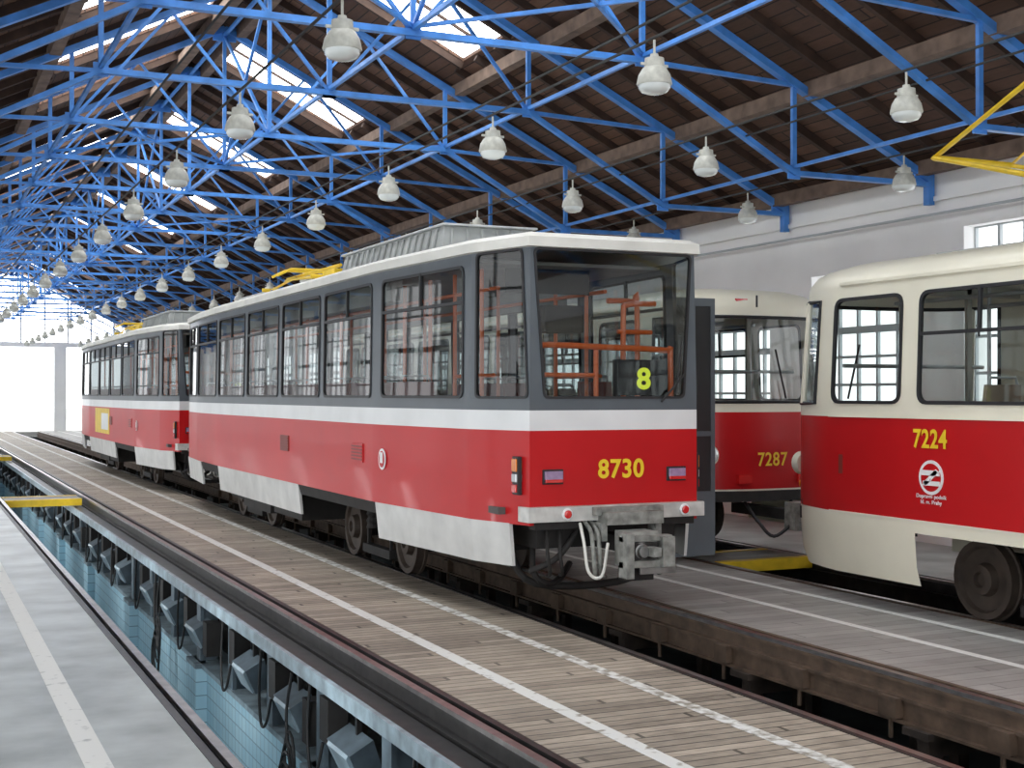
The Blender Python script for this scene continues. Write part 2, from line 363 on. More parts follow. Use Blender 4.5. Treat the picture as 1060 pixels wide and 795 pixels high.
# ------------------------------------------------------------------ angular tram
def tram_angular(loc, number, xr=0.65, opendoor=True, advert=False):
    root = empty('tram', loc)
    L = 14.7; hw = 1.25
    ys = [0, .75, .88, 2.78, 2.98, 3.02, 4.82, 4.95, 6.75, 6.88, 8.68, 8.81, 10.61, 10.74, 12.54, 12.67, 13.75, 13.87, 14.7]
    def px(y):
        yy = min(y, L-y)
        if yy < .75: return -(0.84+(1.07-.84)*yy/.75)
        if yy < 2.9: return -(1.07+(1.25-1.07)*(yy-.75)/2.15)
        return -1.25
    left = [(px(y), y) for y in ys]
    winseg = {0: 'c', 2: 'b', 5: 'w', 7: 'w', 9: 'w', 11: 'w', 13: 'w', 15: 'w', 17: 'c'}
    levels = [(.84, 0, 0), (1.655, 0, 0), (1.83, 0, 0), (1.93, 0, 0), (3.15, .02, .02), (3.24, .02, .02), (3.245, -.03, -.03), (3.33, -.025, -.025), (3.375, .06, .06), (3.40, .3, .3), (3.44, .8, .8)]
    rowm = ['red', 'white', 'grey', 'grey', 'grey', 'roofwhite', 'roofwhite', 'roofwhite', 'roofwhite', 'roofwhite']
    NL, ring, V = shell(left, levels, L, hw)
    n = len(ring); mb = MB(); gl = MB()
    base = []
    for lv in V:
        b = len(mb.v); base.append(b); mb.v += [tuple(p) for p in lv]
    def seg_of(i):
        if i < NL-1: return ('s', i, -1)
        if i == NL-1: return ('f', 0, 0)
        if i < 2*NL-1: return ('s', 2*NL-2-i, 1)
        return ('f', 1, 0)
    for i in range(n):
        kind, sg, side = seg_of(i); j = (i+1) % n
        tall = kind == 'f' or winseg.get(sg) == 'c'
        w = kind == 'f' or sg in winseg
        for r in range(len(levels)-1):
            if w and (r == 3 or (tall and r == 4)): continue
            mb.f.append([base[r]+i, base[r]+j, base[r+1]+j, base[r+1]+i]); mb.m.append(mb.mi(rowm[r]))
        if w:
            rt = 5 if tall else 4
            bl, br, tr, tl = V[3][i], V[3][j], V[rt][j], V[rt][i]
            mid = (bl+tr)/2; out = Vector((mid.x, mid.y-L/2, 0))
            if kind == 's': out = Vector((mid.x, 0, 0))
            if kind == 'f':
                window(mb, gl, (bl, br, tr, tl), 'grey', (0.13, 0.03, 0.13, 0.03, 0.0, 0.0), 0.06, 0.022, out)
            elif winseg[sg] == 'c':
                near_i = min(bl.y, L-bl.y) < min(br.y, L-br.y)
                ins = (0.01, 0.09, 0.06, 0.06, 0.0, 0.0) if near_i else (0.06, 0.06, 0.01, 0.09, 0.0, 0.0)
                window(mb, gl, (bl, br, tr, tl), 'grey', ins, 0.06, 0.022, out)
            else:
                window(mb, gl, (bl, br, tr, tl), 'grey', (0.02,)*4+(0.0, 0.0), 0.09, 0.028, out, hbar=0.88, vbars=(0.5,))
    mb.f.append([base[-1]+i for i in range(n)]); mb.m.append(mb.mi('roofwhite'))
    mb.build('body_shell', root, smooth=30)
    gl.build('window_glass', root)
    sk = MB()
    def skirt(y0, y1, k='skirt', z0=.47, z1=.845):
        cuts = sorted({y0, y1} | {y for y in (.75, 2.9, L-2.9, L-.75) if y0 < y < y1})
        for s in (-1, 1):
            for a, b in zip(cuts, cuts[1:]):
                xa = -s*px(a); xb = -s*px(b)
                sk.hexa([(xa*.97-s*.03, a, z0), (xa*.97, a, z0), (xb*.97, b, z0), (xb*.97-s*.03, b, z0),
                         (xa-s*.03, a, z1), (xa+s*.004, a, z1), (xb+s*.004, b, z1), (xb-s*.03, b, z1)], k)
    skirt(.25, 2.9); skirt(5.9, 10.6); skirt(12.0, 14.45)
    skirt(2.9, 5.9, 'dark', .72, .845); skirt(10.6, 12.0, 'dark', .72, .845)
    sk.build('skirt_panels', root)
    u = MB()
    u.box(-.96, .96, .9, 13.8, .72, .9, 'dark')
    u.box(-.7, .7, .15, .95, .62, .9, 'dark')
    u.box(-.7, .7, 13.75, 14.5, .62, .9, 'dark')
    for y0, y1, x0, x1, z0 in ((6.2, 7.6, -1.12, -.3, .36), (7.8, 9.4, -1.12, -.2, .32), (9.5, 10.3, -1.1, -.5, .4), (6.4, 9.8, .3, 1.12, .34), (1.1, 2.4, -.90, -.2, .5), (1.1, 2.4, .3, .90, .5)):
        u.box(x0, x1, y0, y1, z0, .75, 'dark')
    bogie(u, 4.4, 1.9, xr); bogie(u, 10.3, 1.9, xr)
    u.curve([(-.62, .4, .7), (-.66, .3, .4), (-.5, .35, .28), (-.3, .5, .3), (-.1, .7, .4)], 0.03, 'dark')
    u.curve([(-.7, .8, .6), (-.5, .6, .25), (.5, .6, .25), (.7, .8, .6)], 0.035, 'dark')
    for x in (-.62, -.5): u.curve([(x, .1, .8), (x-.05, 0, .6), (x, .05, .42), (x+.1, .3, .36)], .016, 'dark')
    u.build('underframe', root)
    e = MB()
    for f, y0 in ((1, 0), (-1, L)):
        def Y(d): return y0+f*d
        pts = [(-.90, .10), (-.88, -.07), (0, -.09), (.88, -.07), (.90, .10)]
        for a, b in zip(pts, pts[1:]):
            e.hexa([(a[0], Y(a[1]), .87), (b[0], Y(b[1]), .87), (b[0]*.96, Y(b[1]+.1), .87), (a[0]*.96, Y(a[1]+.1), .87),
                    (a[0], Y(a[1]), 1.0), (b[0], Y(b[1]), 1.0), (b[0]*.96, Y(b[1]+.1), 1.0), (a[0]*.96, Y(a[1]+.1), 1.0)], 'bumper')
        e.box(-.80, .80, min(Y(-.02), Y(.1)), max(Y(-.02), Y(.1)), .80, .87, 'dark')
        for x in (-.52, .66):
            e.lathe((x, Y(-.075), .935), (0, -f, 0), [(.052, 0), (.052, .018), (.04, .022)], 'logowhite', 20)
            e.lathe((x, Y(-.075), .935), (0, -f, 0), [(.036, .02), (.036, .03), (.02, .034)], 'lampred', 20)
        for x in (-.62, .62):
            e.box(x-.10, x+.10, min(Y(-.012), Y(.02)), max(Y(-.012), Y(.02)), 1.19, 1.32, 'rubber')
            e.box(x-.085, x+.085, min(Y(-.035), Y(0)), max(Y(-.035), Y(0)), 1.205, 1.305, 'lampblue')
            e.box(x-.085, x+.085, min(Y(-.037), Y(0)), max(Y(-.037), Y(0)), 1.205, 1.235, 'lampred')
        e.bar((.45, Y(-.03), 1.90), (.70, Y(-.035), 2.16), .018, .018, 'rubber')
        e.bar((.60, Y(-.035), 1.97), (.66, Y(-.04), 2.45), .014, .014, 'rubber')
    for yy in (.14, L-.14):
        for s in (-1, 1):
            x = s*(-px(yy)+.012)
            e.box(x-.02, x+.02, yy-.06, yy+.06, 1.10, 1.43, 'rubber')
            e.box(x-.035, x+.035, yy-.045, yy+.045, 1.30, 1.41, 'lampor')
            e.box(x-.035, x+.035, yy-.045, yy+.045, 1.21, 1.28, 'headl')
            e.box(x-.035, x+.035, yy-.045, yy+.045, 1.12, 1.19, 'lampred')
    e.build('end_fittings', root, bevel=0.006)
    for f, y0 in ((1, 0), (-1, L)):
        c = MB()
        def B(x0, x1, a, b, z0, z1, k='couple'):
            ya, yb = sorted((y0-f*a, y0-f*b)); c.box(x0, x1, ya, yb, z0, z1, k)
        B(-.07, .07, -.7, .35, .60, .74, 'dark')
        B(-.22, .34, .05, .26, .84, .95)
        B(-.28, .40, .08, .16, .92, .99)
        B(-.26, -.20, .08, .22, .70, .86); B(.28, .34, .08, .22, .66, .86)
        B(-.15, .15, .25, .48, .50, .80)
        B(-.22, .26, .45, .53, .50, .56)
        B(-.22, .26, .45, .53, .72, .77)
        B(-.22, -.15, .45, .60, .42, .80)
        B(.14, .26, .45, .58, .50, .76)
        B(-.13, .12, .50, .535, .57, .71, 'dark')
        B(.00, .08, .50, .66, .60, .68)
        B(-.05, .3, .50, .52, .44, .50, 'steel')
        B(-.13, .13, .28, .44, .38, .50, 'dark')
        c.lathe((-.04, y0-f*.48, .64), (0, -f, 0), [(.08, 0), (.08, .05), (.05, .06), (.05, .1)], 'steel', 16)
        for x in (-.32, -.26, .30):
            c.curve([(x, y0-f*.02, .86), (x-.03, y0-f*.2, .78), (x-.04, y0-f*.26, .6), (x, y0-f*.22, .42), (x+.1, y0-f*.1, .38)], .020, 'couple')
        c.curve([(-.38, y0-f*.05, .85), (-.42, y0-f*.2, .7), (-.40, y0-f*.25, .45), (-.30, y0-f*.3, .42), (-.24, y0-f*.3, .7)], .015, 'roofwhite')
        c.curve([(-.3, y0+f*.1, .8), (-.55, y0+f*.05, .55), (-.75, y0+f*.2, .42)], .028, 'dark')
        c.build('coupler', root, bevel=0.012)
    r = MB()
    r.hexa([(-.6, 2.7, 3.42), (.6, 2.7, 3.42), (.6, 6.3, 3.42), (-.6, 6.3, 3.42), (-.52, 2.8, 3.76), (.52, 2.8, 3.76), (.52, 6.3, 3.76), (-.52, 6.3, 3.76)], 'roofbox')
    for k in range(16):
        y = 2.95+k*.21
        r.bar((-.61, y, 3.45), (-.54, y, 3.74), .03, .03, 'roofbox')
    for k in range(6):
        x = -.48+k*.19
        r.bar((x, 2.70, 3.46), (x*.9, 2.79, 3.74), .03, .03, 'roofbox')
    r.box(-.56, .56, 2.75, 6.35, 3.76, 3.785, 'alu')
    r.box(-.62, .62, 6.45, 7.0, 3.42, 3.62, 'yellow')
    r.box(-.5, .5, 10.6, 12.6, 3.42, 3.62, 'roofbox')
    r.build('roof_equipment', root, bevel=0.01)
    pn = MB()
    for s in (-1, 1):
        pn.tube([(s*.55, 7.3, 3.58), (s*.6, 8.9, 3.66), (s*.3, 7.2, 3.74)], .025, 'yellow')
        pn.tube([(s*.55, 10.0, 3.58), (s*.6, 8.4, 3.66), (s*.3, 10.1, 3.74)], .025, 'yellow')
    for y in (7.3, 10.0): pn.tube([(-.7, y, 3.58), (.7, y, 3.58)], .03, 'yellow')
    for y in (8.5, 8.8): pn.tube([(-.85, y, 3.68), (-.65, y, 3.78), (.65, y, 3.78), (.85, y, 3.68)], .02, 'yellow')
    for x in (-.55, .55):
        for y in (7.4, 9.9): pn.lathe((x, y, 3.40), (0, 0, 1), [(.06, 0), (.06, .05), (.04, .07), (.06, .1), (.04, .13), (.05, .18)], 'seatg', 10)
    pn.build('pantograph', root, smooth=40)
    it = MB()
    it.box(-1.0, 1.0, .3, L-.3, .92, .98, 'floorint')
    it.box(-1.05, 1.05, 1.0, L-1.0, 3.19, 3.22, 'ceilint')
    for s in (-1, 1):
        it.box(s*1.19-.01, s*1.19+.01, 3.0, 11.7, .98, 1.92, 'innergrey')
        it.box(s*.98-.06, s*.98+.06, 3.0, 11.7, 2.95, 3.18, 'ceilint')
    seats(it, [2.4, 3.3, 4.1, 5.0, 5.9, 6.8, 7.7, 8.6, 9.5, 10.4, 11.3, 12.2], -.88, .98, 'seat')
    seats(it, [1.7, 3.6, 4.4, 5.2, 7.0, 7.8, 8.6, 10.6, 11.4], .85, .98, 'seat')
    seats(it, [4.1, 5.0, 5.9, 8.6, 9.5], -.42, .98, 'seat')
    for x in (-.6, .55):
        for y in (1.6, 2.3, 3.0, 3.8, 4.6, 6.2, 7.8, 9.4, 11.0, 12.6):
            it.tube([(x, y, .98), (x, y, 3.2)], .022, 'orange')
        it.tube([(x, 1.2, 2.98), (x, 13.4, 2.98)], .02, 'orange')
        it.tube([(x, 1.3, 2.15), (x, 2.3, 2.15)], .02, 'orange')
    it.curve([(-.72, .16, 1.2), (-.72, .16, 2.33), (-.66, .16, 2.40), (0, .16, 2.39), (.60, .16, 2.37), (.66, .16, 2.3), (.66, .16, 1.2)], .027, 'orange')
    it.tube([(-.10, .18, 1.2), (-.10, .18, 2.38)], .024, 'orange')
    it.tube([(-.72, .18, 2.14), (-.10, .18, 2.14)], .02, 'orange')
    it.curve([(.36, .5, 1.9), (.36, .5, 2.7), (.40, .5, 2.80), (.7, .5, 2.82)], .026, 'orange')
    it.curve([(.62, .7, 1.1), (.62, .7, 2.78), (.57, .7, 2.85), (.3, .7, 2.85)], .026, 'orange')
    it.tube([(.30, .5, 2.55), (.66, .5, 2.55)], .022, 'orange')
    it.box(-.7, .72, .25, .5, 1.0, 1.9, 'dark')
    it.box(.08, .56, .1, .2, 1.96, 2.28, 'rubber')
    it.box(-.3, .1, .8, 1.1, 2.55, 2.8, 'dark')
    it.box(-.45, .45, 1.35, 1.38, 2.95, 3.2, 'dark')
    it.build('interior', root, smooth=40)
    text('route_number', '8', .26, (.34, .09, 2.10), (math.pi/2, 0, 0), 'digit', root, .008, 1.1)
    text('fleet_number', number, .225, (.05, -.012, 1.305), (math.pi/2, 0, 0), 'numyellow', root, .006, .97)
    s = MB()
    for y in (3.15, 6.2):
        xx = px(y)
        s.box(xx-.012, xx+.01, y+.15, y+.55, 1.24, 1.44, 'seat' if y > 5 else 'red')
        for k in range(5): s.box(xx-.018, xx+.01, y+.17, y+.53, 1.26+.035*k, 1.275+.035*k, 'seat')
    if advert:
        s.box(-1.258, -1.24, 6.8, 9.4, 1.0, 1.62, 'yellow'); s.box(-1.262, -1.25, 7.0, 8.2, 1.1, 1.5, 'white')
    s.build('side_vents', root)
    cr = MB()
    yy = 2.72; xx = px(yy)
    cr.lathe((xx-.002, yy, 1.30), (-1, 0, 0), [(.11, 0), (.11, .006)], 'logowhite', 24)
    cr.lathe((xx-.009, yy, 1.30), (-1, 0, 0), [(.085, 0), (.085, .003)], 'red', 24)
    cr.box(xx-.016, xx-.008, yy-.04, yy+.04, 1.26, 1.37, 'logowhite')
    cr.build('city_crest', root)
    if opendoor:
        d = MB()
        for x0, x1, y in ((1.12, 1.40, .95), (1.40, 1.68, .98)):
            d.box(x0, x0+.05, y, y+.04, .36, 2.93, 'grey'); d.box(x1-.05, x1, y, y+.04, .36, 2.93, 'grey')
            for z0, z1 in ((.36, 1.0), (2.85, 2.93), (1.55, 1.6)):
                d.box(x0+.05, x1-.05, y, y+.04, z0, z1, 'grey')
            d.box(x0+.05, x1-.05, y+.01, y+.03, 1.0, 2.85, 'rubber')
        d.build('folding_door', root)
    return root

# ------------------------------------------------------------------ rounded tram
def tram_rounded(loc, rz, numface=None, numside=None, xr=0.7):
    root = empty('tram', loc, rz)
    L = 14.0; hw = 1.25
    nose = [(-.30, .012), (-.60, .06), (-.85, .16), (-1.0, .29), (-1.10, .46), (-1.19, .78), (-1.25, 1.07)]
    ys = [2.11, 2.26, 3.76, 3.92, 5.42, 5.58, 7.08, 7.24, 8.74, 8.9, 10.4, 10.56, 11.9, 12.0]
    left = nose+[(-1.25, y) for y in ys]+[(-1.25, L-1.07)]+[(x, L-y) for x, y in reversed(nose[:-1])]
    winseg = set()
    for i in range(len(left)-1):
        y0, y1 = left[i][1], left[i+1][1]
        if abs(y1-y0) > .9 and abs(left[i][0]) > 1.2: winseg.add(i)
    levels = [(.28, .07, .07), (.45, .02, .02), (.75, 0, 0), (.86, 0, 0), (1.40, 0, 0), (1.76, 0, .005), (1.88, 0, .015), (2.88, .04, .12), (2.98, .045, .13), (3.04, .05, .15), (3.12, .10, .22), (3.18, .20, .34), (3.235, .40, .55), (3.265, .66, .85), (3.28, .92, 1.15)]
    rowm = ['cream', 'cream', 'cream', 'red', 'red', 'cream', 'cream'] + ['cream']*7
    NL, ring, V = shell(left, levels, L, hw, decay=1.3); n = len(ring)
    mb = MB(); gl = MB(); base = []
    for lv in V:
        b = len(mb.v); base.append(b); mb.v += [tuple(p) for p in lv]
    for i in range(n):
        j = (i+1) % n
        if i < NL-1: sg = i; face = False
        elif i < 2*NL-1 and i != NL-1: sg = 2*NL-2-i; face = False
        else: sg = None; face = True
        a, b = ring[i], ring[j]; ym = (a[1]+b[1])/2
        isnose = face or min(ym, L-ym) < .7
        win = (not face) and sg in winseg
        for r in range(len(levels)-1):
            if r == 6 and (win or isnose): continue
            if r in (0, 1):
                yy = min(ym, L-ym)
                if 2.3 < yy < 5.5: continue
                if isnose and yy < .3: continue
            mb.f.append([base[r]+i, base[r]+j, base[r+1]+j, base[r+1]+i]); mb.m.append(mb.mi(rowm[r]))
        if win:
            bl, br, tr, tl = V[6][i], V[6][j], V[7][j], V[7][i]
            first = min(ym, L-ym) < 2.0
            window(mb, gl, (bl, br, tr, tl), 'cream', (0.03,)*4+(0, 0), 0.12, 0.03, (a[0], 0, 0), hbar=None if first else .62, vbars=() if first else (.5,), glass='glassT3')
        elif isnose:
            gl.face([V[6][i], V[6][j], V[7][j], V[7][i]], 'glassT3')
    mb.f.append([base[-1]+i for i in range(n)]); mb.m.append(mb.mi('cream'))
    for far in (False, True):
        idx = list(range(5, -1, -1))
        if not far:
            li = idx; ri = [n-1-q for q in range(0, 6)]
        else:
            li = [NL-1-q for q in idx]; ri = [NL+q for q in range(0, 6)]
        seq = li+ri
        bot = [V[6][q] for q in seq]; top = [V[7][q] for q in seq]
        mb.tube(bot+top[::-1]+[bot[0]], .022, 'rubber', 6)
        for q in (li[1], ri[-2]): mb.tube([V[6][q], V[7][q]], .03, 'cream', 6)
    mb.build('body_shell', root, smooth=38)
    gl.build('window_glass', root)
    t = MB()
    for s in (-1, 1):
        t.box(s*1.208-.02, s*1.208+.02, 1.2, L-1.2, 3.0, 3.03, 'cream')
        t.box(s*1.254-.008, s*1.254+.008, 1.07, L-1.07, 1.755, 1.775, 'cream')
        t.box(s*1.252-.006, s*1.252+.006, 1.07, L-1.07, .852, .868, 'cream')
        t.tube([(s*.75, 2.0, 3.24), (s*.75, L-2.0, 3.24)], .02, 'roofbox', 6)
    for f, y0 in ((1, 0), (-1, L)):
        pts = [(-1.06, .36), (-.87, .10), (-.6, -.02), (-.3, -.06), (.3, -.06), (.6, -.02), (.87, .10), (1.06, .36)]
        for a, b in zip(pts, pts[1:]):
            ya, yb = y0+f*a[1], y0+f*b[1]; yc, yd = y0+f*(a[1]+.12), y0+f*(b[1]+.12)
            t.hexa([(a[0], ya, .72), (b[0], yb, .72), (b[0]*.9, yd, .72), (a[0]*.9, yc, .72), (a[0], ya, .84), (b[0], yb, .84), (b[0]*.9, yd, .84), (a[0]*.9, yc, .84)], 'dark')
        for x in (-.84, .84):
            t.lathe((x, y0+f*.18, 1.26), (0, -f, 0), [(.12, 0), (.12, .10), (.10, .12)], 'cream', 20)
            t.lathe((x, y0+f*.18, 1.26), (0, -f, 0), [(.095, .10), (.09, .13), (.04, .15)], 'headl', 20)
            t.lathe((x, y0+f*.20, 1.05), (0, -f, 0), [(.05, 0), (.05, .09), (.03, .11)], 'lampor', 14)
        for x in (-.42, .42):
            t.box(x-.09, x+.09, min(y0-f*.02, y0+f*.08), max(y0-f*.02, y0+f*.08), .93, 1.03, 'lampred')
        t.box(-.40, -.24, min(y0+f*.2, y0+f*.34), max(y0+f*.2, y0+f*.34), 3.02, 3.10, 'lampred')
        ya, yb = sorted((y0-f*.45, y0+f*.8)); t.box(-.07, .07, ya, yb, .52, .64, 'dark')
        ya, yb = sorted((y0-f*.60, y0-f*.40)); t.box(-.15, .15, ya, yb, .42, .74, 'couple')
        t.curve([(-.35, y0+f*.1, .7), (-.4, y0-f*.25, .5), (-.3, y0-f*.4, .35), (-.1, y0-f*.5, .5)], .02, 'rubber')
        t.curve([(.3, y0+f*.1, .7), (.35, y0-f*.25, .45), (.2, y0-f*.45, .5)], .02, 'rubber')
        t.tube([(.15, y0-f*.02, 1.92), (.05, y0+f*.05, 2.5)], .012, 'rubber')
        t.tube([(-.15, y0+f*.14, 3.0), (-.15, y0+f*.14, 3.14)], .012, 'rubber')
    for f, y0 in ((1, 0), (-1, L)):
        t.tube([(-1.12, y0+f*.5, 2.7), (-1.3, y0+f*.38, 2.72), (-1.32, y0+f*.36, 2.6)], .012, 'rubber')
    t.build('end_trim', root, smooth=40)
    u = MB()
    u.box(-1.0, 1.0, .7, L-.7, .72, .86, 'dark')
    bogie(u, 3.5, 1.9, xr); bogie(u, L-3.5, 1.9, xr)
    u.box(-1.0, 1.0, 5.6, 8.4, .34, .72, 'dark')
    u.build('underframe', root)
    it = MB()
    it.box(-1.1, 1.1, .45, L-.45, .87, .93, 'floorint')
    it.box(-.9, .9, 1.2, L-1.2, 3.10, 3.12, 'ceilint')
    seats(it, [1.9+.85*k for k in range(13)], -.85, .93, 'seatp')
    seats(it, [2.6+.85*k for k in range(11)], .85, .93, 'seatp')
    for x in (-.55, .55):
        for k in range(7):
            it.tube([(x, 1.3+1.9*k, .93), (x, 1.3+1.9*k, 3.1)], .02, 'alu')
        it.tube([(x, 1.2, 2.85), (x, L-1.2, 2.85)], .02, 'alu')
    for y in (.95, L-.95):
        it.box(-.95, .95, y-.02, y+.02, .93, 1.90, 'innerlight')
        it.tube([(-.9, y-.1, 2.25), (.9, y-.1, 2.25)], .02, 'alu')
    for y in (1.15, L-1.15):
        for x in (-.42, .42): it.box(x-.03, x+.03, y-.02, y+.02, 1.9, 3.05, 'innerlight')
        it.box(-1.1, 1.1, y-.02, y+.02, 2.95, 3.08, 'innerlight')
    it.build('interior', root, smooth=40)
    if numside:
        pa = MB()
        for x in (-.55, .55):
            for y in (3.6, 5.2): pa.lathe((x, y, 3.22), (0, 0, 1), [(.07, 0), (.07, .05), (.04, .07), (.07, .1), (.04, .13), (.05, .2)], 'seatg', 10)
        pa.box(-.7, .7, 3.5, 3.58, 3.40, 3.46, 'yellow'); pa.box(-.7, .7, 5.2, 5.28, 3.40, 3.46, 'yellow')
        for s in (-1, 1):
            pa.tube([(s*.62, 4.2, 3.48), (s*.48, 1.66, 4.20), (s*.35, 3.5, 5.05)], .033, 'yellow')
            pa.tube([(s*.62, 4.6, 3.48), (s*.48, 6.9, 4.20), (s*.35, 4.9, 5.05)], .033, 'yellow')
        pa.tube([(-.48, 1.66, 4.20), (.48, 1.66, 4.20)], .03, 'yellow'); pa.tube([(-.48, 6.9, 4.20), (.48, 6.9, 4.20)], .03, 'yellow')
        pa.tube([(-.35, 3.5, 5.05), (.35, 3.5, 5.05)], .03, 'yellow'); pa.tube([(-.35, 4.9, 5.05), (.35, 4.9, 5.05)], .03, 'yellow')
        for s in (-1, 1): pa.tube([(s*.35, 3.5, 5.05), (s*.35, 4.9, 5.05)], .025, 'yellow')
        pa.tube([(-.9, 4.2, 4.97), (-.7, 4.2, 5.08), (.7, 4.2, 5.08), (.9, 4.2, 4.97)], .03, 'yellow')
        pa.build('pantograph', root, smooth=40)
    if numface:
        text('fleet_number', numface, .22, (-.05, -.03, 1.20), (math.pi/2, 0, 0), 'numyellow', root, .003, .9)
    if numside:
        y = 2.44
        text('fleet_number', numside, .225, (1.262, y+.02, 1.575), (math.pi/2, 0, math.pi/2), 'numyellow', root, .005, .88)
        lg = MB(); z = 1.25
        lg.lathe((1.252, y+.03, z), (1, 0, 0), [(.15, 0), (.15, .006)], 'logowhite', 28)
        lg.lathe((1.2525, y+.03, z), (1, 0, 0), [(.122, 0), (.122, .008)], 'red', 28)
        lg.bar((1.262, y-.08, z+.04), (1.262, y+.14, z+.04), .012, .045, 'logowhite')
        lg.bar((1.262, y-.06, z-.05), (1.262, y+.14, z-.05), .012, .04, 'logowhite')
        lg.bar((1.262, y-.04, z-.06), (1.262, y+.11, z+.06), .012, .04, 'logowhite')
        lg.build('operator_logo', root)
        text('operator_name', 'Dopravni podnik\nhl. m. Prahy', .05, (1.257, y+.03, 1.06), (math.pi/2, 0, math.pi/2), 'logowhite', root)
        hs = MB(); hs.box(1.245, 1.256, 1.2, 1.3, 1.2, 1.42, 'red'); hs.box(1.245, 1.258, 1.22, 1.28, 1.22, 1.40, 'seat'); hs.build('hatch', root)
    return root

XM, XR = 5.70, 9.30
tram_angular((XM, 10.3, 0), '8730')
tram_angular((XM, 26.4, 0), '8729', opendoor=False, advert=True)
tram_rounded((XR, 12.95, 0), 0, numface='7287')
tram_rounded((XR, 11.40, 0), math.pi, numside='7224')

# ------------------------------------------------------------------ hall
Y0, Y1 = -5.0, 75.0
RX, RZ = 5.0, 8.62
WX, WZ = 12.3, 5.0
LX = -2.3
bays = [13.57+3.15*k for k in range(-6, 20)]
bays = [b for b in bays if Y0 < b < Y1]

def slab(name, x0, x1, m, th=.12, y0=Y0, y1=Y1):
    b = MB(); b.box(x0, x1, y0, y1, -th, 0, m); return b.build(name)
slab('floor', LX, 1.48, 'conc', .25)
slab('floor_walkway_planks', 3.235, 4.97, 'planks', .10)
slab('floor_walkway_grey', 6.48, 8.48, 'conc2', .12)
slab('floor_right', 10.08, WX, 'conc', .2)
b = MB(); b.box(LX, WX, Y0, Y1, -2.5, -2.3, 'pitfloor')
b.box(LX, WX, Y0-.3, Y0, -2.5, -.12, 'pitfloor'); b.box(LX, WX, Y1, Y1+.3, -2.5, -.3, 'pitfloor'); b.build('floor_pit')

for x0, x1, k in ((.86, 1.0, 'stripeC'), (3.67, 3.78, 'stripeW'), (4.46, 4.56, 'stripeW2'), (7.30, 7.38, 'stripeC'), (8.03, 8.11, 'stripeC')):
    st = MB(); st.box(x0, x1, Y0, Y1, 0.0005, .003, k); st.build('floor_line')

def rail(parent, x, m='rail'):
    r = MB()
    r.box(x-.03, x+.03, Y0, Y1, -.03, 0.0, 'railtop')
    r.box(x-.034, x+.034, Y0, Y1, -.055, -.03, m)
    r.box(x-.012, x+.012, Y0, Y1, -.14, -.055, m)
    r.box(x-.07, x+.07, Y0, Y1, -.165, -.14, m)
    r.box(x-.05, x+.05, Y0, Y1, -.30, -.165, m)
    r.box(x-.09, x+.09, Y0, Y1, -.32, -.30, m)
    return r.build('rail', parent)
tracks = [empty('tram_track') for _ in range(3)]
for q, x, m in ((0, 1.60, 'rail'), (0, 3.12, 'rail'), (1, 5.05, 'rail'), (1, 6.38, 'rust'), (2, 8.60, 'rust'), (2, 9.98, 'rail')): rail(tracks[q], x, m)
ed = MB()
ed.box(1.48, 1.53, Y0, Y1, -.25, .004, 'rail')
ed.box(3.185, 3.235, Y0, Y1, -.12, .006, 'rail')
ed.box(4.97, 5.01, Y0, Y1, -.12, .006, 'rail')
ed.box(6.44, 6.48, Y0, Y1, -.14, .004, 'rust')
ed.box(8.48, 8.53, Y0, Y1, -.14, .004, 'rust')
ed.build('trim_edges')
pit = empty('wall_pit')
g = MB()
g.box(2.86, 3.03, Y0, Y1, -.17, -.155, 'rail')
g.box(2.80, 2.84, Y0, Y1, -.24, -.13, 'pitbeam')
g.box(2.84, 3.02, Y0, Y1, -.26, -.24, 'pitbeam')
g.build('channel', pit)
p = MB()
p.box(3.02, 3.30, Y0, Y1, -2.3, -1.05, 'tile')
p.box(2.96, 3.34, Y0, Y1, -1.05, -1.00, 'pitbeam')
k = 0; y = 0.6
while y < 74:
    p.box(3.02, 3.18, y-.07, y+.07, -1.0, -.32, 'pitpost')
    p.box(2.98, 3.02, y-.10, y+.10, -1.0, -.26, 'pitpost')
    if k % 3 == 0:
        p.box(2.90, 3.03, y-.25, y+.25, -2.3, -1.05, 'tile'); p.box(2.89, 3.03, y-.26, y+.26, -1.05, -1.0, 'pitbeam')
    y += 1.6; k += 1
p.build('tiled_wall', pit)
p = MB(); p.box(1.20, 1.45, Y0, Y1, -2.3, -.25, 'tile'); p.build('tiled_wall_left', pit)
y = 1.4; k = 0; l = MB()
while y < 60:
    x = 2.98
    l.hexa([(x-.10, y-.28, -.62), (x-.00, y-.28, -.84), (x-.00, y+.28, -.84), (x-.10, y+.28, -.62),
            (x+.08, y-.28, -.52), (x+.16, y-.28, -.76), (x+.16, y+.28, -.76), (x+.08, y+.28, -.52)], 'pitpost')
    l.hexa([(x-.112, y-.24, -.65), (x-.02, y-.24, -.84), (x-.02, y+.24, -.84), (x-.112, y+.24, -.65),
            (x-.098, y-.24, -.62), (x-.008, y-.24, -.82), (x-.008, y+.24, -.82), (x-.098, y+.24, -.62)], 'pitlamp')
    l.bar((x+.06, y, -.58), (x+.06, y, -.28), .04, .04, 'rail')
    l.box(x-.04, x+.12, y+.45, y+.68, -.72, -.38, 'dark')
    if k % 2: l.box(x-.04, x+.12, y-.62, y-.42, -.86, -.5, 'dark')
    l.curve([(x-.05, y+.55, -.72), (x-.08, y+.62, -.95), (x-.08, y+.8, -.98), (x-.06, y+.95, -.7), (x-.05, y+.9, -.3)], .013, 'wire', 6)
    y += 1.6 if k % 3 else 2.4; k += 1
